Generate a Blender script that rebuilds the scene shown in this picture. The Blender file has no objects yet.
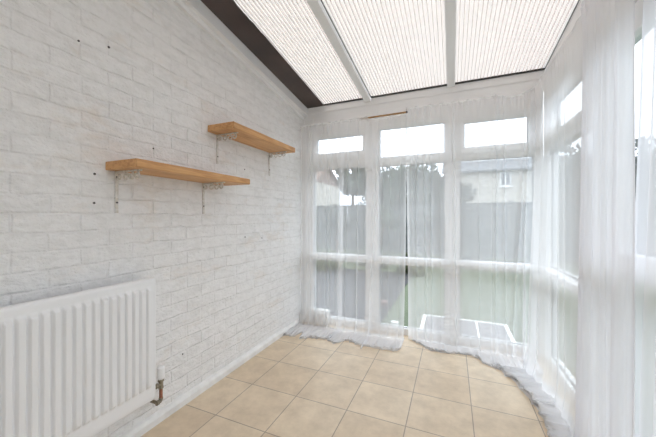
import bpy, bmesh, math, random
from mathutils import Vector, Matrix, noise

random.seed(7)
C = bpy.context.scene.collection
SC = bpy.context.scene
PI = math.pi

# ------------------------------------------------------------------ camera, sky, exposure
cam_d = bpy.data.cameras.new('camera')
cam = bpy.data.objects.new('camera', cam_d)
C.objects.link(cam)
cam.location = (0, 0, 1.12)
cam.rotation_euler = (PI / 2, 0, math.radians(23.04))
cam_d.sensor_width = 36
cam_d.lens = 16.0
cam_d.shift_y = -2.0 / 656
cam_d.clip_start = 0.02
cam_d.clip_end = 200
SC.camera = cam

world = bpy.data.worlds.new('overcast_sky')
SC.world = world
world.use_nodes = True
wn = world.node_tree.nodes
bg = wn['Background']
tc = wn.new('ShaderNodeTexCoord')
sep = wn.new('ShaderNodeSeparateXYZ')
ramp = wn.new('ShaderNodeValToRGB')
ramp.color_ramp.elements[0].position = 0.0
ramp.color_ramp.elements[0].color = (0.78, 0.845, 0.975, 1)
ramp.color_ramp.elements[1].position = 0.7
ramp.color_ramp.elements[1].color = (1.10, 1.13, 1.18, 1)
world.node_tree.links.new(tc.outputs['Generated'], sep.inputs[0])
world.node_tree.links.new(sep.outputs['Z'], ramp.inputs[0])
world.node_tree.links.new(ramp.outputs[0], bg.inputs[0])
bg.inputs[1].default_value = 1.0

SC.view_settings.view_transform = 'Standard'
SC.view_settings.look = 'None'
SC.view_settings.gamma = 1.0
SC.view_settings.use_curve_mapping = False
SC.view_settings.exposure = 1.80
SC.cycles.max_bounces = 28
SC.cycles.diffuse_bounces = 16
SC.cycles.transmission_bounces = 20
SC.cycles.transparent_max_bounces = 40
SC.cycles.sample_clamp_indirect = 6.0

# ------------------------------------------------------------------ materials
def newmat(name):
    m = bpy.data.materials.new(name)
    m.use_nodes = True
    nt = m.node_tree
    return m, nt, nt.nodes, nt.links

def plain(name, col, rough=0.5, metal=0.0, noise_amt=0.0, nscale=20.0, bump=0.0, bscale=60.0, col2=None):
    m, nt, N, L = newmat(name)
    b = N['Principled BSDF']
    b.inputs['Base Color'].default_value = (*col, 1)
    b.inputs['Roughness'].default_value = rough
    b.inputs['Metallic'].default_value = metal
    t = N.new('ShaderNodeTexCoord')
    if noise_amt > 0 or col2:
        n = N.new('ShaderNodeTexNoise')
        n.inputs['Scale'].default_value = nscale
        n.inputs['Detail'].default_value = 5
        L.new(t.outputs['Object'], n.inputs['Vector'])
        r = N.new('ShaderNodeValToRGB')
        r.color_ramp.elements[0].position = 0.35
        r.color_ramp.elements[1].position = 0.65
        c2 = col2 or tuple(max(0, c * (1 - noise_amt)) for c in col)
        r.color_ramp.elements[0].color = (*c2, 1)
        r.color_ramp.elements[1].color = (*col, 1)
        L.new(n.outputs['Fac'], r.inputs[0])
        L.new(r.outputs[0], b.inputs['Base Color'])
    if bump > 0:
        n2 = N.new('ShaderNodeTexNoise')
        n2.inputs['Scale'].default_value = bscale
        n2.inputs['Detail'].default_value = 6
        L.new(t.outputs['Object'], n2.inputs['Vector'])
        bp = N.new('ShaderNodeBump')
        bp.inputs['Strength'].default_value = bump
        bp.inputs['Distance'].default_value = 0.01
        L.new(n2.outputs['Fac'], bp.inputs['Height'])
        L.new(bp.outputs[0], b.inputs['Normal'])
    return m

def mat_brick():
    m, nt, N, L = newmat('painted_brick')
    b = N['Principled BSDF']
    b.inputs['Roughness'].default_value = 0.75
    t = N.new('ShaderNodeTexCoord')
    s = N.new('ShaderNodeSeparateXYZ')
    L.new(t.outputs['Object'], s.inputs[0])
    wob = N.new('ShaderNodeTexNoise')
    wob.inputs['Scale'].default_value = 9
    wob.inputs['Detail'].default_value = 3
    L.new(t.outputs['Object'], wob.inputs['Vector'])
    def madd(a, mul, add):
        n = N.new('ShaderNodeMath'); n.operation = 'MULTIPLY_ADD'
        L.new(a, n.inputs[0]); n.inputs[1].default_value = mul; n.inputs[2].default_value = add
        return n.outputs[0]
    def add(a, c):
        n = N.new('ShaderNodeMath'); n.operation = 'ADD'
        L.new(a, n.inputs[0]); L.new(c, n.inputs[1]); return n.outputs[0]
    w = madd(wob.outputs['Fac'], 0.022, -0.011)
    yy = add(madd(s.outputs['Y'], 1, 0.135), w)
    zz = add(madd(s.outputs['Z'], 1, 0.060), w)
    cx = N.new('ShaderNodeCombineXYZ')
    L.new(yy, cx.inputs[0]); L.new(zz, cx.inputs[1])
    br = N.new('ShaderNodeTexBrick')
    br.offset = 0.5; br.offset_frequency = 2
    br.inputs['Scale'].default_value = 1.0
    br.inputs['Mortar Size'].default_value = 0.0075
    br.inputs['Mortar Smooth'].default_value = 1.0
    br.inputs['Brick Width'].default_value = 0.22
    br.inputs['Row Height'].default_value = 0.0745
    br.inputs['Bias'].default_value = 0.0
    br.inputs['Color1'].default_value = (0.875, 0.87, 0.865, 1)
    br.inputs['Color2'].default_value = (0.85, 0.845, 0.84, 1)
    br.inputs['Mortar'].default_value = (0.84, 0.835, 0.83, 1)
    L.new(cx.outputs[0], br.inputs['Vector'])
    # thin paint, tan brick ghosting through in patches
    n = N.new('ShaderNodeTexNoise'); n.inputs['Scale'].default_value = 3.2; n.inputs['Detail'].default_value = 8
    n.inputs['Roughness'].default_value = 0.65
    mp = N.new('ShaderNodeMapping'); mp.inputs['Scale'].default_value = (1, 1, 2.2)
    L.new(t.outputs['Object'], mp.inputs[0]); L.new(mp.outputs[0], n.inputs['Vector'])
    rp = N.new('ShaderNodeValToRGB')
    rp.color_ramp.elements[0].position = 0.56; rp.color_ramp.elements[0].color = (0, 0, 0, 1)
    rp.color_ramp.elements[1].position = 0.72; rp.color_ramp.elements[1].color = (0.5, 0.5, 0.5, 1)
    L.new(n.outputs['Fac'], rp.inputs[0])
    mx = N.new('ShaderNodeMix'); mx.data_type = 'RGBA'
    L.new(rp.outputs[0], mx.inputs['Factor'])
    L.new(br.outputs['Color'], mx.inputs['A'])
    mx.inputs['B'].default_value = (0.78, 0.70, 0.62, 1)
    L.new(mx.outputs['Result'], b.inputs['Base Color'])
    # relief: joints sunk + dragged texture of the brick face
    rn = N.new('ShaderNodeTexNoise'); rn.inputs['Scale'].default_value = 55; rn.inputs['Detail'].default_value = 7
    rn.inputs['Roughness'].default_value = 0.6
    mp2 = N.new('ShaderNodeMapping'); mp2.inputs['Scale'].default_value = (1, 0.8, 1.25)
    L.new(t.outputs['Object'], mp2.inputs[0]); L.new(mp2.outputs[0], rn.inputs['Vector'])
    big = N.new('ShaderNodeTexNoise'); big.inputs['Scale'].default_value = 14; big.inputs['Detail'].default_value = 2
    L.new(t.outputs['Object'], big.inputs['Vector'])
    jn = N.new('ShaderNodeTexNoise'); jn.inputs['Scale'].default_value = 6; jn.inputs['Detail'].default_value = 3
    L.new(t.outputs['Object'], jn.inputs['Vector'])
    jr = N.new('ShaderNodeMapRange'); jr.inputs['From Min'].default_value = 0.38; jr.inputs['From Max'].default_value = 0.66
    jr.inputs['To Min'].default_value = -0.25; jr.inputs['To Max'].default_value = -0.62
    L.new(jn.outputs['Fac'], jr.inputs[0])
    jm = N.new('ShaderNodeMath'); jm.operation = 'MULTIPLY'
    L.new(br.outputs['Fac'], jm.inputs[0]); L.new(jr.outputs[0], jm.inputs[1])
    h2 = add(jm.outputs[0], madd(rn.outputs['Fac'], 1.1, 0))
    h3 = add(h2, madd(big.outputs['Fac'], 1.0, 0))
    bp = N.new('ShaderNodeBump'); bp.inputs['Strength'].default_value = 1.0; bp.inputs['Distance'].default_value = 0.0075
    L.new(h3, bp.inputs['Height'])
    # uneven paint: thin greyish streaks dragged along the courses
    un = N.new('ShaderNodeTexNoise'); un.inputs['Scale'].default_value = 30; un.inputs['Detail'].default_value = 6
    mp3 = N.new('ShaderNodeMapping'); mp3.inputs['Scale'].default_value = (1, 0.6, 1.4)
    L.new(t.outputs['Object'], mp3.inputs[0]); L.new(mp3.outputs[0], un.inputs['Vector'])
    ur = N.new('ShaderNodeValToRGB')
    ur.color_ramp.elements[0].position = 0.36; ur.color_ramp.elements[0].color = (0.93, 0.93, 0.925, 1)
    ur.color_ramp.elements[1].position = 0.56; ur.color_ramp.elements[1].color = (1, 1, 1, 1)
    L.new(un.outputs['Fac'], ur.inputs[0])
    um = N.new('ShaderNodeMix'); um.data_type = 'RGBA'; um.blend_type = 'MULTIPLY'; um.inputs['Factor'].default_value = 1
    L.new(mx.outputs['Result'], um.inputs['A']); L.new(ur.outputs[0], um.inputs['B'])
    L.new(um.outputs['Result'], b.inputs['Base Color'])
    L.new(bp.outputs[0], b.inputs['Normal'])
    return m

def mat_tile():
    m, nt, N, L = newmat('beige_floor_tile')
    b = N['Principled BSDF']
    b.inputs['Roughness'].default_value = 0.42
    t = N.new('ShaderNodeTexCoord')
    mp = N.new('ShaderNodeMapping')
    mp.inputs['Location'].default_value = (0.894 + 0.333 * 6, -1.594 + 0.328 * 9, 0)
    L.new(t.outputs['Object'], mp.inputs[0])
    br = N.new('ShaderNodeTexBrick')
    br.offset = 0.0; br.squash = 1.0
    br.inputs['Scale'].default_value = 1.0
    br.inputs['Mortar Size'].default_value = 0.0028
    br.inputs['Mortar Smooth'].default_value = 0.1
    br.inputs['Brick Width'].default_value = 0.333
    br.inputs['Row Height'].default_value = 0.328
    br.inputs['Color1'].default_value = (0.72, 0.595, 0.44, 1)
    br.inputs['Color2'].default_value = (0.66, 0.53, 0.38, 1)
    br.inputs['Mortar'].default_value = (0.36, 0.29, 0.23, 1)
    L.new(mp.outputs[0], br.inputs['Vector'])
    n = N.new('ShaderNodeTexNoise'); n.inputs['Scale'].default_value = 7; n.inputs['Detail'].default_value = 9
    n.inputs['Roughness'].default_value = 0.7
    L.new(t.outputs['Object'], n.inputs['Vector'])
    rp = N.new('ShaderNodeValToRGB')
    rp.color_ramp.elements[0].position = 0.35; rp.color_ramp.elements[0].color = (0.84, 0.82, 0.80, 1)
    rp.color_ramp.elements[1].position = 0.65; rp.color_ramp.elements[1].color = (1.06, 1.06, 1.06, 1)
    L.new(n.outputs['Fac'], rp.inputs[0])
    mx = N.new('ShaderNodeMix'); mx.data_type = 'RGBA'; mx.blend_type = 'MULTIPLY'
    mx.inputs['Factor'].default_value = 1
    L.new(br.outputs['Color'], mx.inputs['A']); L.new(rp.outputs[0], mx.inputs['B'])
    L.new(mx.outputs['Result'], b.inputs['Base Color'])
    bp = N.new('ShaderNodeBump'); bp.inputs['Strength'].default_value = 0.4; bp.inputs['Distance'].default_value = 0.003
    inv = N.new('ShaderNodeMath'); inv.operation = 'MULTIPLY_ADD'; inv.inputs[1].default_value = -1; inv.inputs[2].default_value = 1
    L.new(br.outputs['Fac'], inv.inputs[0])
    ad = N.new('ShaderNodeMath'); ad.operation = 'MULTIPLY_ADD'; ad.inputs[1].default_value = 0.3
    L.new(n.outputs['Fac'], ad.inputs[0]); L.new(inv.outputs[0], ad.inputs[2])
    L.new(ad.outputs[0], bp.inputs['Height'])
    L.new(bp.outputs[0], b.inputs['Normal'])
    return m

def mat_wood():
    m, nt, N, L = newmat('oiled_pine')
    b = N['Principled BSDF']
    b.inputs['Roughness'].default_value = 0.5
    t = N.new('ShaderNodeTexCoord')
    mp = N.new('ShaderNodeMapping'); mp.inputs['Scale'].default_value = (9, 0.9, 12)
    L.new(t.outputs['Object'], mp.inputs[0])
    n = N.new('ShaderNodeTexNoise'); n.inputs['Scale'].default_value = 3.5; n.inputs['Detail'].default_value = 6
    n.inputs['Distortion'].default_value = 1.2
    L.new(mp.outputs[0], n.inputs['Vector'])
    rp = N.new('ShaderNodeValToRGB')
    e = rp.color_ramp.elements
    e[0].position = 0.30; e[0].color = (0.47, 0.22, 0.075, 1)
    e[1].position = 0.62; e[1].color = (0.68, 0.385, 0.165, 1)
    L.new(n.outputs['Fac'], rp.inputs[0])
    # dark knots
    v = N.new('ShaderNodeTexVoronoi'); v.inputs['Scale'].default_value = 1.0
    mp2 = N.new('ShaderNodeMapping'); mp2.inputs['Scale'].default_value = (6, 3.2, 9)
    L.new(t.outputs['Object'], mp2.inputs[0]); L.new(mp2.outputs[0], v.inputs['Vector'])
    r2 = N.new('ShaderNodeValToRGB')
    r2.color_ramp.elements[0].position = 0.06; r2.color_ramp.elements[0].color = (0.25, 0.16, 0.1, 1)
    r2.color_ramp.elements[1].position = 0.14; r2.color_ramp.elements[1].color = (1, 1, 1, 1)
    L.new(v.outputs['Distance'], r2.inputs[0])
    mx = N.new('ShaderNodeMix'); mx.data_type = 'RGBA'; mx.blend_type = 'MULTIPLY'; mx.inputs['Factor'].default_value = 1
    L.new(rp.outputs[0], mx.inputs['A']); L.new(r2.outputs[0], mx.inputs['B'])
    L.new(mx.outputs['Result'], b.inputs['Base Color'])
    bp = N.new('ShaderNodeBump'); bp.inputs['Strength'].default_value = 0.25; bp.inputs['Distance'].default_value = 0.003
    L.new(n.outputs['Fac'], bp.inputs['Height']); L.new(bp.outputs[0], b.inputs['Normal'])
    return m

def mat_glass():
    m, nt, N, L = newmat('window_glass')
    N.remove(N['Principled BSDF'])
    out = N['Material Output']
    tr = N.new('ShaderNodeBsdfTransparent'); tr.inputs[0].default_value = (0.93, 0.955, 0.96, 1)
    gl = N.new('ShaderNodeBsdfGlossy'); gl.inputs['Roughness'].default_value = 0.02
    lw = N.new('ShaderNodeLayerWeight'); lw.inputs['Blend'].default_value = 0.5
    pw_ = N.new('ShaderNodeMath'); pw_.operation = 'POWER'; pw_.inputs[1].default_value = 5
    L.new(lw.outputs['Facing'], pw_.inputs[0])
    fr = N.new('ShaderNodeMath'); fr.operation = 'MULTIPLY_ADD'; fr.inputs[1].default_value = 0.8; fr.inputs[2].default_value = 0.025
    L.new(pw_.outputs[0], fr.inputs[0])
    mx = N.new('ShaderNodeMixShader')
    L.new(fr.outputs[0], mx.inputs[0]); L.new(tr.outputs[0], mx.inputs[1]); L.new(gl.outputs[0], mx.inputs[2])
    L.new(mx.outputs[0], out.inputs[0])
    return m

def mat_sheet(name, transp, transl, col, tcol=(1, 1, 1)):
    """thin translucent sheet: share that passes straight, share scattered through, rest scattered back"""
    m, nt, N, L = newmat(name)
    N.remove(N['Principled BSDF'])
    out = N['Material Output']
    tr = N.new('ShaderNodeBsdfTransparent'); tr.inputs[0].default_value = (*tcol, 1)
    di = N.new('ShaderNodeBsdfDiffuse'); di.inputs[0].default_value = (*col, 1)
    tl = N.new('ShaderNodeBsdfTranslucent'); tl.inputs[0].default_value = (*col, 1)
    m1 = N.new('ShaderNodeMixShader'); m1.inputs[0].default_value = transl / max(1e-6, 1 - transp)
    L.new(di.outputs[0], m1.inputs[1]); L.new(tl.outputs[0], m1.inputs[2])
    m2 = N.new('ShaderNodeMixShader'); m2.inputs[0].default_value = transp
    L.new(m1.outputs[0], m2.inputs[1]); L.new(tr.outputs[0], m2.inputs[2])
    L.new(m2.outputs[0], out.inputs[0])
    return m

M = {}
M['brick'] = mat_brick()
M['tile'] = mat_tile()
M['wood'] = mat_wood()
M['glass'] = mat_glass()
M['upvc'] = plain('white_frame_plastic', (0.87, 0.87, 0.87), 0.35, noise_amt=0.03, nscale=6)
M['plaster'] = plain('white_plaster', (0.78, 0.77, 0.75), 0.8, noise_amt=0.04, nscale=4, bump=0.1)
M['skirt'] = plain('white_gloss_paint', (0.84, 0.83, 0.81), 0.45, noise_amt=0.12, nscale=14, bump=0.25, bscale=30)
M['rad'] = plain('radiator_enamel', (0.84, 0.84, 0.845), 0.3, noise_amt=0.02, nscale=5)
M['iron'] = plain('chipped_white_iron', (0.74, 0.73, 0.70), 0.6, col2=(0.60, 0.56, 0.50), nscale=70, bump=0.4, bscale=90)
M['screw'] = plain('dark_screw_steel', (0.10, 0.09, 0.085), 0.5, 0.6, noise_amt=0.2, nscale=80)
M['brass'] = plain('aged_brass', (0.34, 0.30, 0.22), 0.45, 0.6, noise_amt=0.4, nscale=60)
M['copper'] = plain('copper_pipe', (0.46, 0.20, 0.13), 0.45, 0.5, noise_amt=0.4, nscale=50)
M['rubber'] = plain('black_gasket', (0.03, 0.028, 0.027), 0.7, noise_amt=0.2)
M['flash'] = plain('dark_brown_soffit', (0.080, 0.052, 0.044), 0.3, noise_amt=0.45, nscale=3.0)
M['rod'] = plain('varnished_rod', (0.42, 0.24, 0.09), 0.4, noise_amt=0.3, nscale=30)
M['rodend'] = plain('dark_rod_end', (0.07, 0.05, 0.04), 0.5, noise_amt=0.2)
M['voile'] = mat_sheet('white_voile', 0.47, 0.27, (0.95, 0.95, 0.96))
M['voile_thin'] = mat_sheet('thin_white_voile', 0.56, 0.22, (0.95, 0.95, 0.96))
M['voile_dense'] = mat_sheet('dense_white_voile', 0.22, 0.31, (0.92, 0.92, 0.945))
M['voile_mid'] = mat_sheet('double_white_voile', 0.34, 0.32, (0.95, 0.95, 0.96))
M['polytop'] = mat_sheet('opal_polycarbonate', 0.035, 0.15, (0.88, 0.845, 0.81), (0.98, 0.955, 0.93))
M['polyweb'] = mat_sheet('polycarbonate_web', 0.66, 0.23, (0.78, 0.70, 0.65))
M['lawn'] = plain('lawn_green', (0.095, 0.118, 0.072), 0.9, col2=(0.075, 0.095, 0.055), nscale=3, bump=0.6, bscale=70)
M['paving'] = plain('grey_paving', (0.20, 0.19, 0.195), 0.85, noise_amt=0.2, nscale=8, bump=0.3)
M['darkpaving'] = plain('dull_grey_paving', (0.03, 0.03, 0.035), 0.85, noise_amt=0.25, nscale=6, bump=0.3)
M['whitewood'] = plain('white_painted_timber', (0.85, 0.85, 0.84), 0.5, noise_amt=0.05)
M['fence'] = plain('weathered_fence', (0.10, 0.108, 0.108), 0.85, noise_amt=0.35, nscale=6, bump=0.4)
M['render'] = plain('cream_render', (0.42, 0.39, 0.35), 0.85, noise_amt=0.06, nscale=2, bump=0.3)
M['slate'] = plain('grey_roof_tile', (0.15, 0.16, 0.18), 0.7, noise_amt=0.25, nscale=5, bump=0.6)
M['brownroof'] = plain('brown_roof_tile', (0.22, 0.15, 0.12), 0.7, noise_amt=0.25, nscale=5, bump=0.6)
M['darkpane'] = plain('far_window_pane', (0.10, 0.12, 0.14), 0.1, noise_amt=0.2)
M['leaf1'] = plain('mid_green_leaf', (0.15, 0.18, 0.14), 0.7, col2=(0.045, 0.06, 0.045), nscale=3)
M['leaf2'] = plain('grey_green_leaf', (0.19, 0.21, 0.19), 0.7, col2=(0.06, 0.07, 0.065), nscale=3)
M['leaf3'] = plain('fresh_green_leaf', (0.12, 0.16, 0.06), 0.7, noise_amt=0.5, nscale=4)
M['bark'] = plain('grey_bark', (0.12, 0.09, 0.07), 0.9, noise_amt=0.4, nscale=12, bump=0.6)
M['pinkbrick'] = plain('pink_paving_brick', (0.22, 0.15, 0.14), 0.85, noise_amt=0.25, nscale=12, bump=0.3)

# ------------------------------------------------------------------ mesh helpers
class MB:
    def __init__(self):
        self.bm = bmesh.new()
    def box(self, x0, x1, y0, y1, z0, z1, bev=0.0):
        bm = self.bm
        v = [bm.verts.new((x, y, z)) for x in (x0, x1) for y in (y0, y1) for z in (z0, z1)]
        f = [(0, 1, 3, 2), (4, 6, 7, 5), (0, 4, 5, 1), (2, 3, 7, 6), (0, 2, 6, 4), (1, 5, 7, 3)]
        fs = [bm.faces.new([v[i] for i in q]) for q in f]
        if bev > 0:
            es = list({e for fc in fs for e in fc.edges})
            bmesh.ops.bevel(bm, geom=es, offset=bev, segments=2, profile=0.5, affect='EDGES')
        return self
    def hexa(self, pts):
        """8 points: bottom 4 (ccw) then top 4"""
        bm = self.bm
        v = [bm.verts.new(p) for p in pts]
        for q in ((3, 2, 1, 0), (4, 5, 6, 7), (0, 1, 5, 4), (1, 2, 6, 5), (2, 3, 7, 6), (3, 0, 4, 7)):
            bm.faces.new([v[i] for i in q])
        return self
    def tube(self, pts, r, n=10, caps=True):
        bm = self.bm
        pts = [Vector(p) for p in pts]
        k = len(pts)
        rr = r if isinstance(r, (list, tuple)) else [r] * k
        rings = []
        prev = None
        for i, p in enumerate(pts):
            d = (pts[min(i + 1, k - 1)] - pts[max(i - 1, 0)]).normalized()
            if prev is None:
                a = Vector((0, 0, 1)) if abs(d.z) < 0.9 else Vector((1, 0, 0))
                u = d.cross(a).normalized()
            else:
                u = (prev - d * prev.dot(d)).normalized()
            prev = u
            w = d.cross(u)
            rings.append([bm.verts.new(p + (u * math.cos(2 * PI * j / n) + w * math.sin(2 * PI * j / n)) * rr[i]) for j in range(n)])
        for i in range(k - 1):
            for j in range(n):
                bm.faces.new((rings[i][j], rings[i][(j + 1) % n], rings[i + 1][(j + 1) % n], rings[i + 1][j]))
        if caps:
            bm.faces.new(list(reversed(rings[0])))
            bm.faces.new(rings[-1])
        return self
    def prism(self, poly, axis, a0, a1):
        """poly of 2D points extruded along axis 'x' (poly=y,z), 'y' (poly=x,z), 'z' (poly=x,y)"""
        def mk(p, a):
            return {'x': (a, p[0], p[1]), 'y': (p[0], a, p[1]), 'z': (p[0], p[1], a)}[axis]
        bm = self.bm
        v0 = [bm.verts.new(mk(p, a0)) for p in poly]
        v1 = [bm.verts.new(mk(p, a1)) for p in poly]
        n = len(poly)
        bm.faces.new(v0); bm.faces.new(list(reversed(v1)))
        for i in range(n):
            bm.faces.new((v0[i], v1[i], v1[(i + 1) % n], v0[(i + 1) % n]))
        return self
    def build(self, name, mat, parent=None, smooth=False, loc=None):
        bmesh.ops.recalc_face_normals(self.bm, faces=self.bm.faces)
        me = bpy.data.meshes.new(name)
        if loc is not None:
            bmesh.ops.translate(self.bm, verts=self.bm.verts, vec=-Vector(loc))
        self.bm.to_mesh(me); self.bm.free()
        me.materials.append(mat)
        if smooth:
            for p in me.polygons:
                p.use_smooth = True
        o = bpy.data.objects.new(name, me)
        C.objects.link(o)
        if loc is not None:
            o.location = loc
        if parent is not None:
            o.parent = parent
            wm = Vector((0, 0, 0))
            q = parent
            while q is not None:
                wm += q.location
                q = q.parent
            o.location = (Vector(loc) if loc is not None else Vector((0, 0, 0))) - wm
        return o

def empty(name, loc=(0, 0, 0)):
    o = bpy.data.objects.new(name, None)
    o.empty_display_size = 0.1
    o.location = loc
    C.objects.link(o)
    return o

def tag(o, label=None, cat=None, group=None, kind=None):
    if label: o['label'] = label
    if cat: o['category'] = cat
    if group: o['group'] = group
    if kind: o['kind'] = kind
    return o

def struct(o, label=None, cat=None):
    o['kind'] = 'structure'
    if label: o['label'] = label
    if cat: o['category'] = cat
    return o

# ------------------------------------------------------------------ room constants
XL, XR, YB, YR = -1.484, 0.671, 2.81, -1.00
SL = math.tan(math.radians(6.8))
def zg(y):
    return 2.285 + SL * (YB - y)

# ------------------------------------------------------------------ floor and walls
struct(MB().box(XL - 0.1, XR + 0.08, YR - 0.1, YB + 0.09, -0.10, 0.0).build('floor', M['tile']),
       'beige square ceramic tiles laid in a straight grid over the floor', 'floor')
struct(MB().prism([(YR - 0.1, -0.1), (YB + 0.09, -0.1), (YB + 0.09, zg(YB) + 0.02), (YR - 0.1, zg(YR) + 0.06)], 'x', XL - 0.12, XL).build('wall_left', M['brick']),
       'white painted rough brick wall behind the radiator and two shelves', 'wall')
bb = MB()
bb.prism([(XL, 0.0), (XL + 0.026, 0.0), (XL + 0.026, 0.034), (XL + 0.014, 0.05), (XL, 0.055)], 'y', YR, YB - 0.002)
struct(bb.build('baseboard_left', M['skirt']), 'low white fillet skirting along the foot of the brick wall', 'baseboard')
# wall plate under the roof on the brick wall
wp = empty('trim_1', (XL, 0, 2.2))
struct(wp, 'sloping white wall plate where the brick wall meets the roof', 'trim')
def sloped(x0, x1, y0, y1, dz0, dz1):
    m = MB()
    m.hexa([(x0, y0, zg(y0) + dz0), (x1, y0, zg(y0) + dz0), (x1, y1, zg(y1) + dz0), (x0, y1, zg(y1) + dz0),
            (x0, y0, zg(y0) + dz1), (x1, y0, zg(y0) + dz1), (x1, y1, zg(y1) + dz1), (x0, y1, zg(y1) + dz1)])
    return m
sloped(XL, -1.428, YR, YB - 0.01, -0.085, 0.0).build('plate', M['upvc'], wp)
sloped(XL, XL + 0.022, YR, YB - 0.01, -0.118, -0.085).build('moulding', M['upvc'], wp)

# ------------------------------------------------------------------ roof
cl = empty('ceiling', (0, 1.4, 2.4))
struct(cl, 'sloping fluted opal plastic roof between white rafters', 'ceiling')
def polypanel(x0, x1):
    bot = MB()
    y0, y1 = YR, YB - 0.012
    t = 0.009
    bm = bot.bm
    v = [bm.verts.new((x, y, zg(y) + t)) for (x, y) in ((x0, y0), (x1, y0), (x1, y1), (x0, y1))]
    bm.faces.new(v)
    o = bot.build('roof_panel', M['polytop'], cl)
    w = MB()
    n = int(round((x1 - x0) / 0.0255))
    for i in range(1, n):
        x = x0 + (x1 - x0) * i / n
        w.hexa([(x - .0022, y0, zg(y0)), (x + .0022, y0, zg(y0)), (x + .0022, y1, zg(y1)), (x - .0022, y1, zg(y1)),
                (x - .0022, y0, zg(y0) + t - .001), (x + .0022, y0, zg(y0) + t - .001), (x + .0022, y1, zg(y1) + t - .001), (x - .0022, y1, zg(y1) + t - .001)])
    w.build('flute', M['polyweb'], o)
    g = sloped(x0 - 0.001, x0 + 0.003, y0, y1, -0.003, 0.006)
    e = [(x1 - 0.002, x1 + 0.001)]
    for a, b in e:
        h = [(a, y0, zg(y0) - .002), (b, y0, zg(y0) - .002), (b, y1, zg(y1) - .002), (a, y1, zg(y1) - .002),
             (a, y0, zg(y0) + .005), (b, y0, zg(y0) + .005), (b, y1, zg(y1) + .005), (a, y1, zg(y1) + .005)]
        g.hexa(h)
    g.box(x0, x1, y1 - 0.006, y1 + 0.004, zg(y1) - 0.004, zg(y1) + 0.012)
    tag(g.build('gasket', M['rubber'], o), 'thin black rubber seal')
    return o
polypanel(-1.428, -0.80)
polypanel(-0.730, -0.036)
polypanel(0.020, 0.676)
# dark brown soffit strip lying under the first panel, with a chewed edge near the camera end
fs = MB()
edge = []
yy = YR
while yy < YB - 0.02:
    e = -1.232
    if yy < 1.78:
        e += -0.002 + 0.010 * noise.noise(Vector((yy * 9, 1.3, 0))) + 0.005 * noise.noise(Vector((yy * 31, 4.3, 0)))
    edge.append((e, yy)); yy += 0.03
edge.append((-1.232, YB - 0.016))
for i in range(len(edge) - 1):
    (a, y0), (b, y1) = edge[i], edge[i + 1]
    fs.hexa([(-1.428, y0, zg(y0) - .006), (a, y0, zg(y0) - .006), (b, y1, zg(y1) - .006), (-1.428, y1, zg(y1) - .006),
             (-1.428, y0, zg(y0) - .001), (a, y0, zg(y0) - .001), (b, y1, zg(y1) - .001), (-1.428, y1, zg(y1) - .001)])
bmesh.ops.remove_doubles(fs.bm, verts=fs.bm.verts, dist=1e-5)
tag(fs.build('soffit_strip', M['flash'], cl), 'dark brown strip with a ragged edge beside the wall plate')
for (a, b, d) in ((-0.795, -0.735, -0.035), (-0.040, 0.024, -0.018)):
    r = sloped(a, b, YR, YB, d, 0.03)
    r.build('rafter', M['upvc'], cl)
# far eaves beam and side beam
bm_ = MB()
bm_.box(XL, XR + 0.08, YB - 0.006, YB + 0.14, 2.222, 2.284)
bm_.box(XL, XR + 0.08, YB + 0.004, YB + 0.14, 2.165, 2.222)
bm_.box(XL, XR + 0.08, YB - 0.002, YB + 0.012, 2.217, 2.226)
struct(bm_.build('trim_2', M['upvc']), 'white eaves beam across the top of the three far windows', 'trim')
sb = sloped(XR + 0.008, XR + 0.09, YR, YB, -0.10, 0.03)
struct(sb.build('trim_3', M['upvc']), 'sloping white roof beam above the right hand glazing', 'trim')

# ------------------------------------------------------------------ windows
def frame_pieces(mb, wall, a0, a1, z0, z1, d0, d1, bev=0.004):
    if wall == 'back':
        mb.box(a0, a1, YB + d0, YB + d1, z0, z1, bev)
    else:
        mb.box(XR + d0, XR + d1, a0, a1, z0, z1, bev)

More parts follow.
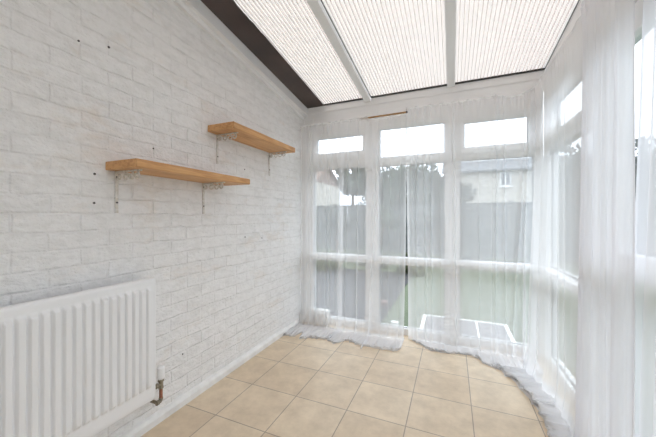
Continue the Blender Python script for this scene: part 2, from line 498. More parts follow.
def window(name, wall, a0, a1, g0, g1, zs, vent, label, handle_at=None, topz=2.165):
    """zs: bottom glass, sill bar, mid glass, transom; vent: (a0,a1,z0,z1,outer z0,outer z1) or fixed light (a0,a1,z0,z1)"""
    (lb0, lb1), (mb0, mb1) = zs
    t0 = mb1
    root = empty(name, ((a0 + a1) / 2, YB, 0) if wall == 'back' else (XR, (a0 + a1) / 2, 0))
    struct(root, label, 'window')
    f = MB()
    P = lambda *k: frame_pieces(f, wall, *k)
    P(a0, g0, 0, topz, 0, 0.07); P(g1, a1, 0, topz, 0, 0.07)
    P(g0, g1, 0, lb0, 0.002, 0.07)
    P(g0, g1, lb1, mb0, 0.002, 0.07)
    v = vent
    low, high = v[4] if len(v) > 4 else v[2], v[5] if len(v) > 4 else v[3]
    P(g0, g1, t0, low, 0.002, 0.07)
    P(g0, g1, high, topz, 0.002, 0.07)
    if len(v) == 4:
        if v[0] > g0 + .003: P(g0, v[0], low, high, 0.002, 0.07)
        if v[1] < g1 - .003: P(v[1], g1, low, high, 0.002, 0.07)
    f.build('window_frame', M['upvc'], root)
    # glazing beads (grey seal line) and panes
    def pane(p0, p1, z0, z1, par):
        m = MB()
        frame_pieces(m, wall, p0 - .004, p1 + .004, z0 - .004, z1 + .004, 0.034, 0.038, 0)
        m.build('glass_pane', M['glass'], par)
        s = MB()
        w = 0.006
        for q in ((p0, p0 + w, z0, z1), (p1 - w, p1, z0, z1), (p0 + w, p1 - w, z0, z0 + w), (p0 + w, p1 - w, z1 - w, z1)):
            frame_pieces(s, wall, *q, 0.026, 0.034, 0)
        s.build('glazing_seal', M['seal'], par)
    pane(g0, g1, lb0, lb1, root)
    pane(g0, g1, mb0, mb1, root)
    if len(v) > 4:
        s = MB()
        q0, q1 = min(g0, v[0] - .03), max(g1, v[1] + .03)
        Q = lambda *k: frame_pieces(s, wall, *k)
        Q(q0, v[0], v[4], v[5], -0.014, 0.05, ); Q(v[1], q1, v[4], v[5], -0.014, 0.05)
        Q(v[0], v[1], v[4], v[2], -0.013, 0.05); Q(v[0], v[1], v[3], v[5], -0.013, 0.05)
        so = s.build('vent_sash', M['upvc'], root)
        pane(v[0], v[1], v[2], v[3], so)
        if handle_at is not None:
            h = MB()
            hz = (v[2] + v[4]) / 2
            frame_pieces(h, wall, handle_at - .022, handle_at + .022, hz - .012, hz + .012, -0.024, -0.014, .003)
            frame_pieces(h, wall, handle_at - .008, handle_at + .075, hz - .008, hz + .008, -0.042, -0.024, .004)
            h.build('handle', M['upvc'], so)
    else:
        pane(v[0], v[1], v[2], v[3], root)
    return root

M['seal'] = plain('grey_glazing_seal', (0.25, 0.26, 0.28), 0.6, noise_amt=0.1)
ZS = ((0.062, 0.660), (0.735, 1.612))
window('window_1', 'back', XL, -0.725, -1.366, -0.790, ZS, (-1.325, -0.818, 1.780, 1.942, 1.700, 1.985),
       'white framed window beside the brick wall, opening vent with handle on top', -1.06)
window('window_2', 'back', -0.725, 0.0, -0.658, -0.060, ZS, (-0.652, -0.063, 1.695, 1.972),
       'middle white framed window with a fixed top light and trees outside')
window('window_3', 'back', 0.0, XR, 0.063, 0.608, ZS, (0.097, 0.572, 1.722, 1.942, 1.665, 1.985),
       'white framed far window with the cream house showing through it', 0.33)
window('window_4', 'right', 1.86, YB - 0.005, 1.93, 2.70, ZS, (1.955, 2.58, 1.710, 1.935, 1.650, 1.980),
       'window in the right side wall beside the far corner, veiled by curtain', 2.25)
window('window_5', 'right', -0.40, 0.86, -0.33, 0.79, ZS, (-0.29, 0.75, 1.710, 1.935, 1.650, 1.980),
       'window in the right side wall beside the glazed door, out past the frame')
# glazed door in the right wall
dr = empty('door_1', (XR, 1.36, 0))
struct(dr, 'white glazed door in the right side wall behind the gathered curtain', 'door')
f = MB()
for q in ((0.86, 0.92, 0, 2.165), (1.80, 1.86, 0, 2.165), (0.92, 1.80, 1.98, 2.165), (0.92, 1.80, 0, 0.03)):
    frame_pieces(f, 'right', *q, 0, 0.07)
f.build('door_frame', M['upvc'], dr)
f = MB()
for q in ((0.925, 1.03, 0.035, 1.975), (1.69, 1.795, 0.035, 1.975), (1.03, 1.69, 0.035, 0.16), (1.03, 1.69, 1.86, 1.975), (1.03, 1.69, 0.86, 0.96)):
    frame_pieces(f, 'right', *q, 0.004, 0.06)
leaf = f.build('door_leaf', M['upvc'], dr)
for z0, z1 in ((0.16, 0.86), (0.96, 1.86)):
    m = MB(); frame_pieces(m, 'right', 1.025, 1.695, z0 - .004, z1 + .004, 0.03, 0.034, 0)
    m.build('glass_pane', M['glass'], leaf)
# unseen house wall behind the camera; solid right wall added to dim the near bricks
struct(MB().box(XL, XR + .08, YR - 0.1, YR, 0, zg(YR)).build('wall_rear', M['plaster']), 'plain white house wall at the near end of the room', 'wall')
struct(MB().box(XR, XR + .08, YR, -0.40, 0, zg(YR)).build('wall_right_added', M['plaster']), 'short plain white wall added out of view at the near right to cut light', 'wall')
# ledge (sill) running across the far windows and along the right window
m = MB().box(XL + .002, XR - .002, YB - 0.045, YB + 0.01, 0.692, 0.734, 0.006)
struct(m.build('trim_4', M['upvc']), 'narrow white ledge running across the far windows', 'trim')
m = MB().box(XR - 0.045, XR + 0.01, 1.87, YB - 0.05, 0.692, 0.734, 0.006)
struct(m.build('trim_5', M['upvc']), 'narrow white ledge running along the right side window', 'trim')
m = MB().box(XR + 0.01, XR + 0.078, YR, YB, 2.160, 2.30)
struct(m.build('trim_6', M['upvc']), 'white head panel above the right side window and door', 'trim')

# ------------------------------------------------------------------ radiator
RX = -1.370
rad = empty('radiator', (RX - 0.03, 0.5, 0.19))
tag(rad, 'white ribbed panel radiator hung low on the brick wall', 'radiator')
m = MB(); bm = m.bm
ya, yb, za, zb = -0.02, 1.026, 0.19, 0.812
NY, NZ = 416, 44
def sstep(a, b, x):
    t = min(1, max(0, (x - a) / (b - a))); return t * t * (3 - 2 * t)
zl = [za, za + .004, za + .012, za + .03, za + .045] + [za + .068 + i * .004 for i in range(7)] + [za + .10, 0.45, zb - .070] + [zb - .060 + i * .004 for i in range(6)] + [zb - .034, zb - .02, zb - .010, zb - .004, zb]
grid = []
for z in zl:
    row = []
    for i in range(NY + 1):
        y = ya + (yb - ya) * i / NY
        ph = ((y - yb + 0.026) / 0.0333) % 1.0
        rib = sstep(0.04, 0.18, ph) * (1 - sstep(0.72, 0.86, ph))
        ins = sstep(za + .072, za + .092, z) * (1 - sstep(zb - .058, zb - .040, z)) * sstep(yb - .022, yb - .028, y) * 1.0
        if y > yb - 0.026: ins = 0
        d = 0.015 * rib * ins - 0.000
        rim = min(z - za, zb - z, yb - y)
        if rim < .010: d -= 0.010 * (1 - rim / .010) ** 2
        row.append(bm.verts.new((RX - 0.015 + d, y, z)))
    grid.append(row)
for j in range(len(zl) - 1):
    for i in range(NY):
        bm.faces.new((grid[j][i], grid[j][i + 1], grid[j + 1][i + 1], grid[j + 1][i]))
m.box(RX - 0.032, RX - 0.026, ya, yb, za + .001, zb - .001)
m.build('front_panel', M['rad'], rad, smooth=True)
m = MB().box(RX - 0.078, RX - 0.030, ya + .01, yb - .006, zb - 0.022, zb - 0.008)
m.build('top_grille', M['rad'], rad)
m = MB().box(RX - 0.076, RX - 0.030, yb - 0.010, yb - 0.004, za + 0.02, zb - 0.02, .001)
m.build('side_panel', M['rad'], rad)
for y in (0.15, 0.85):
    m = MB().box(XL + .001, RX - 0.072, y - .02, y + .02, 0.30, 0.70)
    m.build('wall_bracket', M['rad'], rad)
m = MB()
for y in [ya + .03 + i * 0.0345 for i in range(29)]:
    m.box(RX - 0.072, RX - 0.031, y, y + .004, za + .06, zb - .03)
m.build('convector_fins', M['rad'], rad)
# thermostatic valve at the far end
VX, VY = -1.415, 1.072
m = MB(); m.tube([(VX, VY - .05, 0.236), (VX, VY, 0.236)], 0.008, 12)
m.tube([(VX, VY - .032, 0.236), (VX, VY - .018, 0.236)], 0.0125, 6)
m.tube([(VX, VY, 0.220), (VX, VY, 0.250)], [0.011, 0.011], 12)
m.tube([(VX, VY, 0.250), (VX, VY, 0.264)], 0.015, 8)
m.tube([(VX, VY, 0.214), (VX, VY, 0.224)], 0.0135, 6)
valve = m.build('valve', M['brass'], rad, smooth=False)
tag(valve, 'tarnished brass valve body')
m = MB()
m.tube([(VX, VY, 0.262), (VX, VY, 0.272), (VX, VY, 0.322), (VX, VY, 0.329)], [0.014, 0.018, 0.017, 0.012], 16)
tag(m.build('valve_cap', M['upvc'], valve), 'white plastic valve head')
m = MB(); m.tube([(VX, VY, 0.216), (VX, VY, 0.158)], 0.0085, 10)
tag(m.build('pipe', M['copper'], valve), 'bare copper pipe')
m = MB(); m.tube([(VX, VY, 0.164), (VX, VY, 0.156), (VX, VY - .006, 0.148), (VX, VY - .016, 0.147)], 0.0105, 10)
m.tube([(VX, VY - .014, 0.147), (VX, VY - .026, 0.147)], 0.0125, 10)
m.tube([(VX, VY - .020, 0.147), (VX - .03, VY - .020, 0.147), (XL + .002, VY - .020, 0.147)], 0.008, 8)
m.build('elbow', M['brass'], valve)

# ------------------------------------------------------------------ shelves
def scroll(mb, cx, cz, y, r, turns, a0, hand, rad=0.0042):
    pts = []
    n = 26
    for i in range(n + 1):
        t = i / n
        a = a0 + hand * turns * 2 * PI * t
        q = r * (1 - 0.62 * t)
        pts.append((cx + q * math.cos(a), y, cz + q * math.sin(a)))
    mb.tube(pts, rad, 6)

def shelf(name, y0, y1, z0, z1, depth, brackets, label, lean):
    root = empty(name, (XL, (y0 + y1) / 2, z0))
    tag(root, label, 'shelf', 'wooden wall shelves')
    m = MB(); bm = m.bm
    # plank with slightly wandering arrises and a split at one end
    n = 36
    rings = []
    for i in range(n + 1):
        y = y0 + (y1 - y0) * i / n
        w = lambda k: 0.0022 * noise.noise(Vector((y * 6, k * 7.7, z0 * 3)))
        x0_, x1_ = XL + 0.003, XL + depth + w(1)
        b = 0.004
        a, c = z0 + w(2), z1 + w(3)
        ring = [(x0_, y, a), (x1_ - b, y, a), (x1_, y, a + b), (x1_ + w(4) * .5, y, c - b), (x1_ - b, y, c), (x0_, y, c)]
        rings.append([bm.verts.new(p) for p in ring])
    for i in range(n):
        for j in range(6):
            bm.faces.new((rings[i][j], rings[i][(j + 1) % 6], rings[i + 1][(j + 1) % 6], rings[i + 1][j]))
    bm.faces.new(rings[0]); bm.faces.new(list(reversed(rings[-1])))
    m.build('board', M['wood'], root, loc=(XL, (y0 + y1) / 2, z0))
    for yb_ in brackets:
        h = 0.200
        m = MB()
        w = 0.0075
        m.box(XL + .001, XL + 0.006, yb_ - w, yb_ + w, z0 - h, z0 - 0.001, .001)       # leg on the wall
        m.box(XL + .006, XL + depth * 0.80, yb_ - w, yb_ + w, z0 - 0.007, z0 - 0.001, .001)  # arm under the board
        br = m.build('bracket', M['iron'], root)
        s = MB()
        # quarter-ring brace and a run of open curls under the arm
        for k, (cx, r) in enumerate(((0.070, 0.020), (0.112, 0.020), (0.150, 0.018))):
            scroll(s, XL + cx, z0 - 0.008 - r, yb_, r, 1.15, PI * 0.5, -1)
        scroll(s, XL + 0.022, z0 - 0.030, yb_, 0.014, 1.0, PI * 0.5, -1)
        s.build('scrollwork', M['iron'], br, smooth=True)
        for zz in (z0 - 0.028, z0 - 0.150):
            q = MB(); q.tube([(XL + .005, yb_, zz), (XL + .0085, yb_, zz), (XL + .0095, yb_, zz)], [0.0045, 0.0045, 0.003], 10)
            q.build('screw', M['screw'], br)
    return root
shelf('wall_shelf', 0.842, 1.615, 1.337, 1.374, 0.222, (0.890, 1.421),
      'lower wooden wall shelf, nearer the radiator, on two white iron brackets', 0)
shelf('wall_shelf', 1.458, 2.232, 1.680, 1.720, 0.222, (1.543, 2.161),
      'upper wooden wall shelf, nearer the windows, on two white iron brackets', 0)

# leftover fixings in the brick wall
plugs = [
    (0.798, 1.312, 'dark wall plug left of the lower shelf, the upper of a pair'),
    (0.796, 1.181, 'dark wall plug left of the lower shelf, the lower of a pair'),
    (1.079, 1.487, 'dark wall plug in the bricks just above the lower shelf board'),
    (0.857, 1.915, 'dark wall plug high in the bricks, far above the lower shelf'),
    (0.737, 1.878, 'faint wall plug beside the other high one near the roof'),
    (1.832, 1.486, 'dark wall plug between the two shelves, under the upper board'),
    (1.265, 0.297, 'lone dark wall plug low in the bricks above the skirting'),
    (1.837, 0.960, 'dark wall plug at mid height, nearer the radiator of two'),
    (2.054, 0.938, 'dark wall plug at mid height, nearer the window of two'),
]
for i, (y, z, lb) in enumerate(plugs):
    q = MB()
    rr = 0.0052 if i in (0, 1, 3) else 0.0042
    q.tube([(XL - .001, y, z), (XL + .0025, y, z), (XL + .0035, y, z)], [rr, rr, rr * .7], 10)
    tag(q.build('wall_plug', M['screw'], loc=(XL, y, z)), lb, 'wall plug', 'old wall plugs in the brick wall')

# ------------------------------------------------------------------ two painted blocks in the corner behind the curtain
for (a, b, lb) in ((-1.462, -1.332, 'white painted block in the far corner against the brick wall'),
                   (-1.318, -1.165, 'white painted block under the first window, away from the brick wall')):
    m = MB().box(a, b, 2.742, 2.806, 0.0, 0.150, 0.008)
    o = m.build('painted_block', M['skirt'], loc=((a + b) / 2, 2.775, 0))
    tag(o, lb, 'block', 'painted blocks behind the curtain')

# ------------------------------------------------------------------ curtain rods
def rod(name, p0, p1, label, r=0.0085, mt='rod'):
    root = empty(name, p0)
    tag(root, label, 'curtain rod', 'curtain rods')
    m = MB(); m.tube([p0, p1], r, 12)
    m.build('pole', M[mt], root, smooth=True)
    for q, s in ((p0, -1), (p1, 1)):
        d = (Vector(p1) - Vector(p0)).normalized() * s
        e = MB()
        Q = Vector(q)
        e.tube([Q, Q + d * .004, Q + d * .010, Q + d * .014], [r * 1.0, r * 1.35, r * 1.3, r * .7], 12)
        e.build('end_cap', M['rodend' if mt == 'rod' else mt], root, smooth=True)
    return root
YC = 2.715
rod('curtain_rod', (-0.80, YC, 2.062), (-0.385, YC, 2.067), 'bare brown wooden curtain rod end above the middle window')
rod('curtain_rod', (-1.46, YC + .004, 2.052), (-0.83, YC + .004, 2.052), 'thin white curtain wire in the curtain top beside the brick wall', .004, 'upvc')
rod('curtain_rod', (-0.345, YC + .014, 2.088), (0.395, YC + .014, 2.088), 'thin white curtain wire above the far right window', .004, 'upvc')
rod('curtain_rod', (0.592, -0.20, 2.098), (0.592, 2.66, 2.098), 'thin white curtain wire along the right side wall', .004, 'upvc')

# ------------------------------------------------------------------ curtains
def curtain(name, mat, top, bot, ztop, folds, pool, label, n=(0, -1), header=0.006, front=0.013, back=0.07, crumple=1.0, ns=240, bulge=None, group='white voile curtains',
            edge=None, wr=1.0, seed=0.0):
    """top(s), bot(s): (x,y) lines of the cloth at the rod and near the floor, s in 0..1 across.
    ztop(s): height of the top hem. folds: (pos, width, depth, skew, t0) pleats plus waves. pool(s): length lying on the floor."""
    N = Vector((n[0], n[1]))
    T = Vector((-n[1], n[0]))
    m = MB(); bm = m.bm
    lv = []
    l = 0
    rows = 100
    grid = []
    for j in range(rows + 1):
        q = j / rows
        row = []
        for i in range(ns + 1):
            s = i / ns
            zt = ztop(s)
            H = zt - 0.012
            Lp = pool(s)
            # denser rows at the top hem and around the floor
            if q < 0.12: l = q / 0.12 * 0.10
            elif q < 0.52: l = 0.10 + (q - 0.12) / 0.40 * (H - 0.10 - 0.16)
            else: l = (H - 0.16) + (q - 0.52) / 0.48 * (0.16 + Lp)
            tt = min(1, max(0, l / H))
            e = tt * tt * (3 - 2 * tt)
            a, b = Vector(top(s)), Vector(bot(s))
            p = a.lerp(b, e)
            off = 0.0; lat = 0.0
            for (ps, w, dep, sk, k0, k1) in folds:
                g = (s - ps - sk * tt) / w
                if abs(g) < 3:
                    amp = (k0 + (k1 - k0) * tt)
                    off += dep * amp * math.exp(-g * g)
                    lat += -w0(top) * w * 1.15 * amp * g * math.exp(-g * g * 0.9) if abs(dep) > .012 else 0
            wv = noise.noise(Vector((s * 13 + seed, tt * 1.1, seed))) * 0.010 + noise.noise(Vector((s * 34 + seed, tt * 1.6, 3 + seed))) * 0.004
            off += wv * wr * (0.4 + 0.6 * tt)
            hd = math.exp(-l / 0.05)
            off += header * hd * (math.sin(s * w0(top) / 0.021 * 2 * PI + 3 * noise.noise(Vector((s * 20, seed, 0)))) + 0.3)
            off += front * math.exp(-l / 0.07)
            if bulge:
                off += bulge(s, tt)
            if l < 0.03: off = off * 0.5 + 0.009 * math.sin(min(1, l / 0.03) * PI)
            dz = 0.0
            if l <= H:
                z = zt - l
                # flare towards the pooled cloth
                fl = max(0, 1 - (H - l) / 0.20)
                off += Lp * 0.16 * fl * fl
            else:
                u = l - H
                z = 0.006 + 0.010 * max(0, 1 - u / 0.05)
                z += crumple * 0.020 * max(0, noise.noise(Vector((s * 22 + seed, u * 9, 5 + seed))) + 0.15) * sstep(0, 0.06, u) * (1 - 0.75 * sstep(max(.02, Lp - .07), Lp + .001, u))
                z += crumple * 0.012 * max(0, noise.noise(Vector((s * 55 + seed, u * 20, 9 + seed)))) * sstep(0, .05, u) * (1 - sstep(max(.02, Lp - .06), Lp + .001, u))
                # runs out over the tiles, then the end is tucked back under itself in a crease
                k = u / max(Lp, 1e-4)
                bk = 0.16 + back / max(Lp, .03)
                cr = 0.05 * noise.noise(Vector((s * 17, seed, k * 3)))
                if k < 0.32: g = k / 0.32; lay = 1.0
                elif k < 0.50: g = 1 - (k - 0.32) / 0.18 * (1 + bk + cr); lay = .80
                elif k < 0.68: g = -bk - cr + (k - 0.50) / 0.18 * (0.95 + bk + 2 * cr); lay = .62
                elif k < 0.84: g = 0.95 + cr - (k - 0.68) / 0.16 * (0.95 + bk); lay = .42
                else: g = -bk + cr + (k - 0.84) / 0.16 * (0.97 + bk - cr); lay = .22
                z = .001 + z * lay
                off += Lp * 0.16 + g * Lp * 0.86
            if edge:
                lat += edge(s, tt)
            p2 = p + N * off + T * lat
            row.append(bm.verts.new((p2.x, p2.y, z + dz)))
        grid.append(row)
    for j in range(rows):
        for i in range(ns):
            bm.faces.new((grid[j][i], grid[j][i + 1], grid[j + 1][i + 1], grid[j + 1][i]))
    co = [[tuple(v.co) for v in r] for r in grid]
    o = m.build(name, mat, smooth=True, loc=(top(0.5)[0], top(0.5)[1], 0))
    tag(o, label, 'curtain', group)
    # sewn hems: the doubled cloth down both sides and along the bottom
    h = MB(); hb = h.bm
    def ribbon(cols):
        vs = [[hb.verts.new((v[0] + n[0] * .0015, v[1] + n[1] * .0015, v[2] + .0006)) for v in c] for c in cols]
        for a, b in zip(vs[:-1], vs[1:]):
            for k in range(len(a) - 1):
                hb.faces.new((a[k], a[k + 1], b[k + 1], b[k]))
    hw = max(2, int(round(0.013 / w0(top) * ns)))
    ribbon([[co[j][i] for j in range(rows + 1)] for i in range(hw + 1)])
    ribbon([[co[j][i] for j in range(rows + 1)] for i in range(ns - hw, ns + 1)])
    ribbon([[co[j][i] for i in range(ns + 1)] for j in range(rows - 3, rows + 1)])
    h.build('hem', mat, o, smooth=True, loc=(top(0.5)[0], top(0.5)[1], 0))
    return o

def w0(top):
    a, b = Vector(top(0)), Vector(top(1))
    return (b - a).length

def lin(x0, x1, y):
    return lambda s: (x0 + (x1 - x0) * s, y)
def pw(pts):
    """piecewise linear (smoothed) function of s"""
    def f(s):
        for (a, va), (b, vb) in zip(pts[:-1], pts[1:]):
            if s <= b:
                t = (s - a) / (b - a); t = max(0, min(1, t))
                return va + (vb - va) * (t * t * (3 - 2 * t))
        return pts[-1][1]
    return f
def waves(k, depth, jitter=0.35, seed=1, sk=0.0, k0=0.6, k1=1.0, wide=0.30):
    r = random.Random(seed)
    return [((i + 0.5 + r.uniform(-jitter, jitter)) / k, wide / k * r.uniform(.7, 1.3), depth * r.uniform(.5, 1.3), sk * r.uniform(-1, 1), k0, k1) for i in range(k)]

# first curtain: beside the brick wall
curtain('sheer_curtain', M['voile_thin'], lin(-1.46, -0.98, YC), lin(-1.47, -1.00, YC + .0), lambda s: 2.068 + .004 * math.sin(s * 40),
        waves(9, 0.020, seed=3), pw([(0, .36), (.24, .34), (.31, .24), (.38, .36), (.6, .31), (.85, .28), (1, .24)]),
        'sheer white curtain hanging in the far corner against the brick wall', seed=1.0, back=.02, ns=200)
# second
curtain('sheer_curtain', M['voile_thin'], lin(-1.03, -0.375, YC - .012), lin(-1.06, -0.385, YC - .02),
        lambda s: 2.072 + .004 * math.sin(s * 33) - 0.020 * sstep(.44, .47, s),
        waves(8, 0.022, seed=8) + [(0.62, .014, .035, -.10, .4, 1.3), (0.30, .012, .03, .03, .6, 1.0)], pw([(0, .25), (.15, .31), (.32, .20), (.45, .26), (.7, .26), (.97, .25), (1, .20)]),
        'sheer white curtain under the bare stretch of brown rod', seed=2.0, ns=220, front=-.012, edge=lambda s, t: -0.012 * sstep(.55, 1, t) * sstep(.6, 1, s))
# third: from the middle gap to the far corner
def zt3(s):
    x = -0.39 + 1.0 * s
    if x < .36: return 2.102 + .005 * math.sin(x * 60)
    u = (x - .36) / .25
    return 2.100 - 0.022 * math.sin(min(1, u) * PI) + 0.035 * u * u
f3 = waves(9, 0.016, seed=12) + [(0.10, .010, .03, .0, 1.1, .6), (0.16, .010, .026, .01, 1.1, .7), (0.215, .008, .024, .0, 1.2, .3), (0.40, .010, .02, .02, .9, .8), (0.97, .016, .05, -.075, .4, 1.4), (0.93, .012, .035, -.10, .3, 1.3), (0.735, .012, .035, .0, 1.2, .5), (0.775, .010, .03, .02, 1.2, .4)]
curtain('sheer_curtain', M['voile'], lin(-0.39, 0.60, YC + .012), lin(-0.375, 0.60, YC + .02), zt3,
        f3, pw([(0, .01), (.07, .02), (.23, .17), (.5, .13), (.7, .28), (.88, .30), (1, .25)]),
        'sheer white curtain from the middle gap to the far right corner', crumple=1.5, seed=3.0, ns=280)
# corner curtain on the right wall
RC = 0.585
def side(y0, y1, x, x1=None):
    return lambda s: (x + ((x1 if x1 is not None else x) - x) * s, y0 + (y1 - y0) * s)
curtain('sheer_curtain', M['voile_mid'], side(2.67, 1.64, RC + .01), lambda s: (0.515 + 0.065 * sstep(0, .5, s), 2.52 - 0.88 * s), lambda s: 2.112 + .004 * math.sin(s * 50),
        waves(7, 0.012, seed=21), pw([(0, .20), (.3, .16), (.6, .12), (1, .12)]),
        'sheer white curtain in the far right corner, piled onto the tiles', n=(-1, 0), seed=4.0, ns=240, wr=1.2, crumple=2.6, back=.06)
# dense near curtain
curtain('sheer_curtain', M['voile_dense'], side(1.71, 1.29, RC - .015), side(1.74, 1.285, RC - .018), lambda s: 2.112 + .004 * math.sin(s * 60),
        waves(9, 0.026, seed=33, wide=.34), pw([(0, .05), (1, .08)]),
        'thickly gathered white curtain hanging over the glazed door', n=(-1, 0), seed=5.0, ns=280, wr=1.3)
curtain('sheer_curtain', M['voile_dense'], side(1.318, 0.78, RC + .014), side(1.43, 0.74, RC + .018), lambda s: 2.112 + .004 * math.sin(s * 60),
        waves(10, 0.024, seed=41, wide=.34), pw([(0, .05), (1, .08)]),
        'white curtain at the right edge, past the narrow gap', n=(-1, 0), seed=6.0, ns=260, wr=1.3)

# ------------------------------------------------------------------ the garden
GZ = -0.10
struct(MB().box(-45, 45, YB + 0.15, 60, GZ - 0.2, GZ).build('lawn', M['lawn']), 'green lawn outside the far windows', 'lawn')
struct(MB().box(XR + 0.15, 45, -30, YB + 0.15, GZ - 0.2, GZ).build('lawn_side', M['lawn']), 'green lawn outside the right side wall', 'lawn')

pf = empty('cold_frame', (0.12, 3.45, GZ))
tag(pf, 'low white edged frame with grey panels on the lawn outside the window', 'cold frame')
m = MB()
m.box(-0.30, 0.54, 3.69, 3.712, GZ, GZ + .035, .003); m.box(-0.318, -0.280, 3.02, 3.712, GZ, GZ + .035, .003)
m.box(0.520, 0.556, 3.02, 3.712, GZ, GZ + .035, .003); m.box(-0.30, 0.54, 3.02, 3.06, GZ, GZ + .035, .003)
m.build('frame', M['whitewood'], pf)
m = MB().box(-0.275, 0.515, 3.06, 3.69, GZ, GZ + .025); m.build('panel', M['paving'], pf)
m = MB().box(0.240, 0.258, 3.06, 3.69, GZ + .024, GZ + .03); m.build('divider', M['whitewood'], pf)
m = MB().box(-0.63, -0.55, 3.28, 3.34, GZ, GZ + .04, .008)
tag(m.build('garden_block', M['whitewood'], loc=(-.6, 3.3, GZ)), 'small white block on the ground outside the middle window', 'block')
m = MB().box(-5.5, -0.75, 2.97, 6.4, GZ - .05, GZ + .012, .004)
struct(m.build('patio', M['darkpaving'], loc=(-3.0, 4.6, GZ)), 'dull grey patio outside the first window', 'patio')
m = MB().box(-0.98, -0.80, 3.9, 4.0, GZ, GZ + .07, .006)
tag(m.build('loose_brick', M['pinkbrick'], loc=(-.9, 3.95, GZ)), 'pinkish loose brick lying on the patio edge outside the middle window', 'brick')

# fence
def fence(name, p0, p1, h, label, npanel):
    p0, p1 = Vector(p0), Vector(p1)
    root = empty(name, (p0.x, p0.y, GZ)); tag(root, label, 'fence', 'garden fences')
    d = (p1 - p0); L = d.length; d.normalize(); nrm = Vector((-d.y, d.x))
    def bx(a, b, t0, t1, z0, z1, m):
        q = [p0 + d * a + nrm * t0, p0 + d * b + nrm * t0, p0 + d * b + nrm * t1, p0 + d * a + nrm * t1]
        m.hexa([(v.x, v.y, z0) for v in q] + [(v.x, v.y, z1) for v in q])
    for k in range(npanel):
        a, b = L * k / npanel, L * (k + 1) / npanel
        m = MB()
        z = GZ + .08; i = 0
        nb = 12
        for i in range(nb):
            x0 = a + .06 + (b - a - .12) * i / nb; x1 = a + .06 + (b - a - .12) * (i + 1) / nb
            bx(x0, x1 - .008, 0.012 * (i % 2), 0.012 * (i % 2) + .015, GZ + .05, GZ + h - .03, m)
        bx(a + .05, b - .05, -.02, .045, GZ + h - .03, GZ + h, m)
        bx(a + .05, b - .05, .03, .06, GZ + .4, GZ + .5, m)
        m.build('panel', M['fence'], root)
        m = MB(); bx(a - .05, a + .05, -.05, .05, GZ, GZ + h + .05, m); m.build('post', M['fence'], root)
fence('garden_fence', (-13, 10.3), (7.0, 9.3), 1.62, 'grey board fence across the far end of the garden', 11)
fence('garden_fence', (7.0, 9.2), (5.2, -4), 1.75, 'grey board fence along the right side of the garden', 7)

# houses
def house(name, x0, x1, y0, y1, ez, rz, wallm, roofm, wins, label):
    root = empty(name, ((x0 + x1) / 2, y0, GZ)); tag(root, label, 'house', 'houses beyond the garden')
    MB().box(x0, x1, y0, y1, GZ, ez).build('wall', wallm, root)
    m = MB(); ym = (y0 + y1) / 2; o = .35
    m.prism([(y0 - o, ez - .15), (ym, rz), (y1 + o, ez - .15), (y1 + o, ez), (ym, rz + .2), (y0 - o, ez)], 'x', x0 - .2, x1 + .2)
    m.prism([(y0 + .05, ez), (y1 - .05, ez), (ym, rz - .05)], 'x', x0 + .02, x1 - .02)
    m.build('roof', roofm, root)
    for (a, b, z0, z1) in wins:
        f = MB(); w = .07
        f.box(a, a + w, y0 - .05, y0 + .02, z0, z1); f.box(b - w, b, y0 - .05, y0 + .02, z0, z1)
        f.box(a, b, y0 - .05, y0 + .02, z0, z0 + w); f.box(a, b, y0 - .05, y0 + .02, z1 - w, z1)
        f.box(a - .08, b + .08, y0 - .12, y0 + .02, z0 - .09, z0)
        fr = f.build('window', M['whitewood'], root)
        MB().box(a + w, b - w, y0 - .02, y0 - .01, z0 + w, z1 - w).build('pane', M['darkpane'], fr)
        MB().box((a + b) / 2 - .03, (a + b) / 2 + .03, y0 - .045, y0 - .021, z0 + w, z1 - w).build('glazing_bar', M['whitewood'], fr)
house('house', -0.6, 11.5, 27, 34, 4.90, 6.1, M['render'], M['slate'], [(3.55, 4.32, 3.55, 4.70), (7.4, 8.6, 3.5, 4.7)],
      'cream rendered house with grey roof showing through the far right window')
house('house', -24, -12.5, 26, 33, 4.6, 6.3, M['render'], M['brownroof'], [(-17, -15.8, 2.6, 3.7)],
      'pale house far behind the fence beyond the first window')

# trees and shrubs
def leaves(mb, c, r, n, size, seed, squash=1.0):
    rnd = random.Random(seed)
    bm = mb.bm
    for _ in range(n):
        while True:
            d = Vector((rnd.uniform(-1, 1), rnd.uniform(-1, 1), rnd.uniform(-1, 1)))
            if 0.1 < d.length < 1: break
        d = d.normalized() * d.length ** 0.4
        p = Vector(c) + Vector((d.x * r, d.y * r, d.z * r * squash))
        u = Vector((rnd.gauss(0, 1), rnd.gauss(0, 1), rnd.gauss(0, 1))).normalized()
        w = u.cross(Vector((rnd.gauss(0, 1), rnd.gauss(0, 1), rnd.gauss(0, 1)))).normalized()
        s = size * rnd.uniform(.6, 1.3)
        vs = [bm.verts.new(p + u * s * a + w * s * b) for a, b in ((-1, 0), (-.2, -.42), (1, 0), (-.2, .42))]
        bm.faces.new(vs)

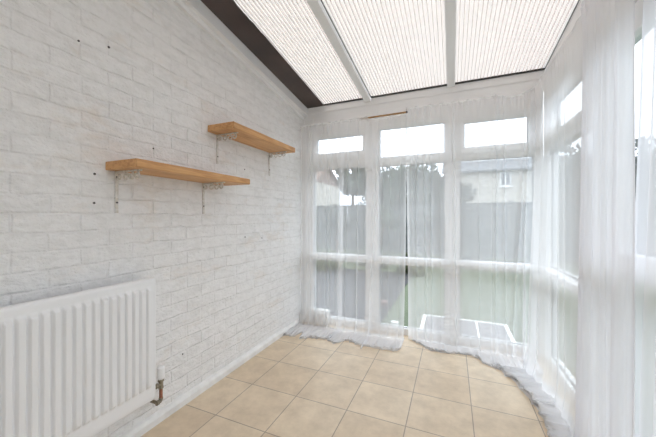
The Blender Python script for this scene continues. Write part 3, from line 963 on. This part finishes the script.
def tree(name, x, y, h, r, mat, label, seed, blobs=11, cat='tree', group='trees beyond the windows', trunk=True, leaf=.10, n=330):
    root = empty(name, (x, y, GZ)); tag(root, label, cat, group)
    rnd = random.Random(seed)
    cm = MB()
    tm = MB()
    base = Vector((x, y, GZ))
    cz = GZ + h - r * 1.05
    if trunk:
        tm.tube([base, base + Vector((.03, .02, h * .3)), Vector((x + .05, y, cz))], [.10 * h / 3, .075 * h / 3, .04], 8)
    for k in range(blobs):
        a = rnd.uniform(0, 2 * PI); q = r * rnd.uniform(.15, .72)
        zz = rnd.uniform(-.75, .62) * r
        p = Vector((x + q * math.cos(a), y + q * math.sin(a), cz + zz))
        leaves(cm, p, r * rnd.uniform(.34, .52), n, leaf, seed * 31 + k, .85)
        if trunk:
            s0 = Vector((x + .03, y, cz - r * .6))
            tm.tube([s0, s0.lerp(p, .5) + Vector((0, 0, .06)), p], [.032, .02, .008], 5)
    cm.build('crown', mat, root)
    if trunk: tm.build('trunk', M['bark'], root)
    else:
        for k in range(5):
            tm.tube([base, base + Vector((rnd.uniform(-.3, .3) * r, rnd.uniform(-.3, .3) * r, h * .6))], [.02, .008], 5)
        tm.build('stem', M['bark'], root)
    return root
tree('garden_tree', -3.3, 14.8, 3.9, 1.5, M['leaf2'], 'grey green tree seen through the middle window, its left half', 5, 24)
tree('garden_tree', -1.35, 11.4, 3.35, 1.2, M['leaf1'], 'tallest green tree in the centre of the middle window', 6, 24)
tree('garden_tree', -0.05, 15.0, 3.2, 1.15, M['leaf2'], 'smaller tree at the right of the middle window beside the cream house', 7, 18)
tree('garden_tree', -3.85, 11.6, 3.6, .72, M['leaf1'], 'green tree in the right half of the first window', 8, 14)
hg = empty('conifer_hedge', (4.4, 10.8, GZ))
tag(hg, 'tall grey green hedge beyond the garden corner, seen through the right side window', 'hedge')
hm = MB(); rh = random.Random(77)
for k in range(60):
    leaves(hm, (rh.uniform(2.9, 6.6), rh.uniform(10.6, 11.2), GZ + rh.uniform(.3, 3.0)), .5, 150, .10, 900 + k)
hm.build('foliage', M['leaf2'], hg)
hm = MB()
for k in range(6):
    hm.tube([(3.1 + k * .6, 10.9, GZ), (3.1 + k * .6, 10.9, GZ + 2.4)], [.06, .02], 7)
hm.build('stems', M['bark'], hg)
for i, (x, y, h, r, mt, lb) in enumerate([
        (-2.75, 6.2, 0.62, 0.45, 'leaf3', 'bright green shrub outside the lower pane of the first window'),
        (-1.75, 7.0, 0.55, 0.36, 'leaf1', 'dark shrub behind the curtain edge outside the first window'),
        (-0.95, 6.5, 0.52, 0.42, 'leaf3', 'green shrub outside the lower pane of the middle window'),
        (0.35, 8.3, 0.55, 0.5, 'leaf2', 'low shrub at the foot of the fence outside the far right window'),
        (-3.20, 8.2, 1.65, .50, 'leaf2', 'tall grey green bush before the fence outside the first window'),
        (-1.90, 8.3, 1.85, .52, 'leaf1', 'tall bush before the fence in the left half of the middle window'),
        (-0.62, 8.9, 1.80, .52, 'leaf2', 'tall bush before the fence in the right half of the middle window'),
        (1.9, 8.0, 0.7, 0.5, 'leaf1', 'rounded shrub near the fence corner outside the far right window')]):
    tree('garden_shrub', x, y, h, r, M[mt], lb, 50 + i, 8, 'shrub', 'shrubs on the lawn', False, .06, 200)
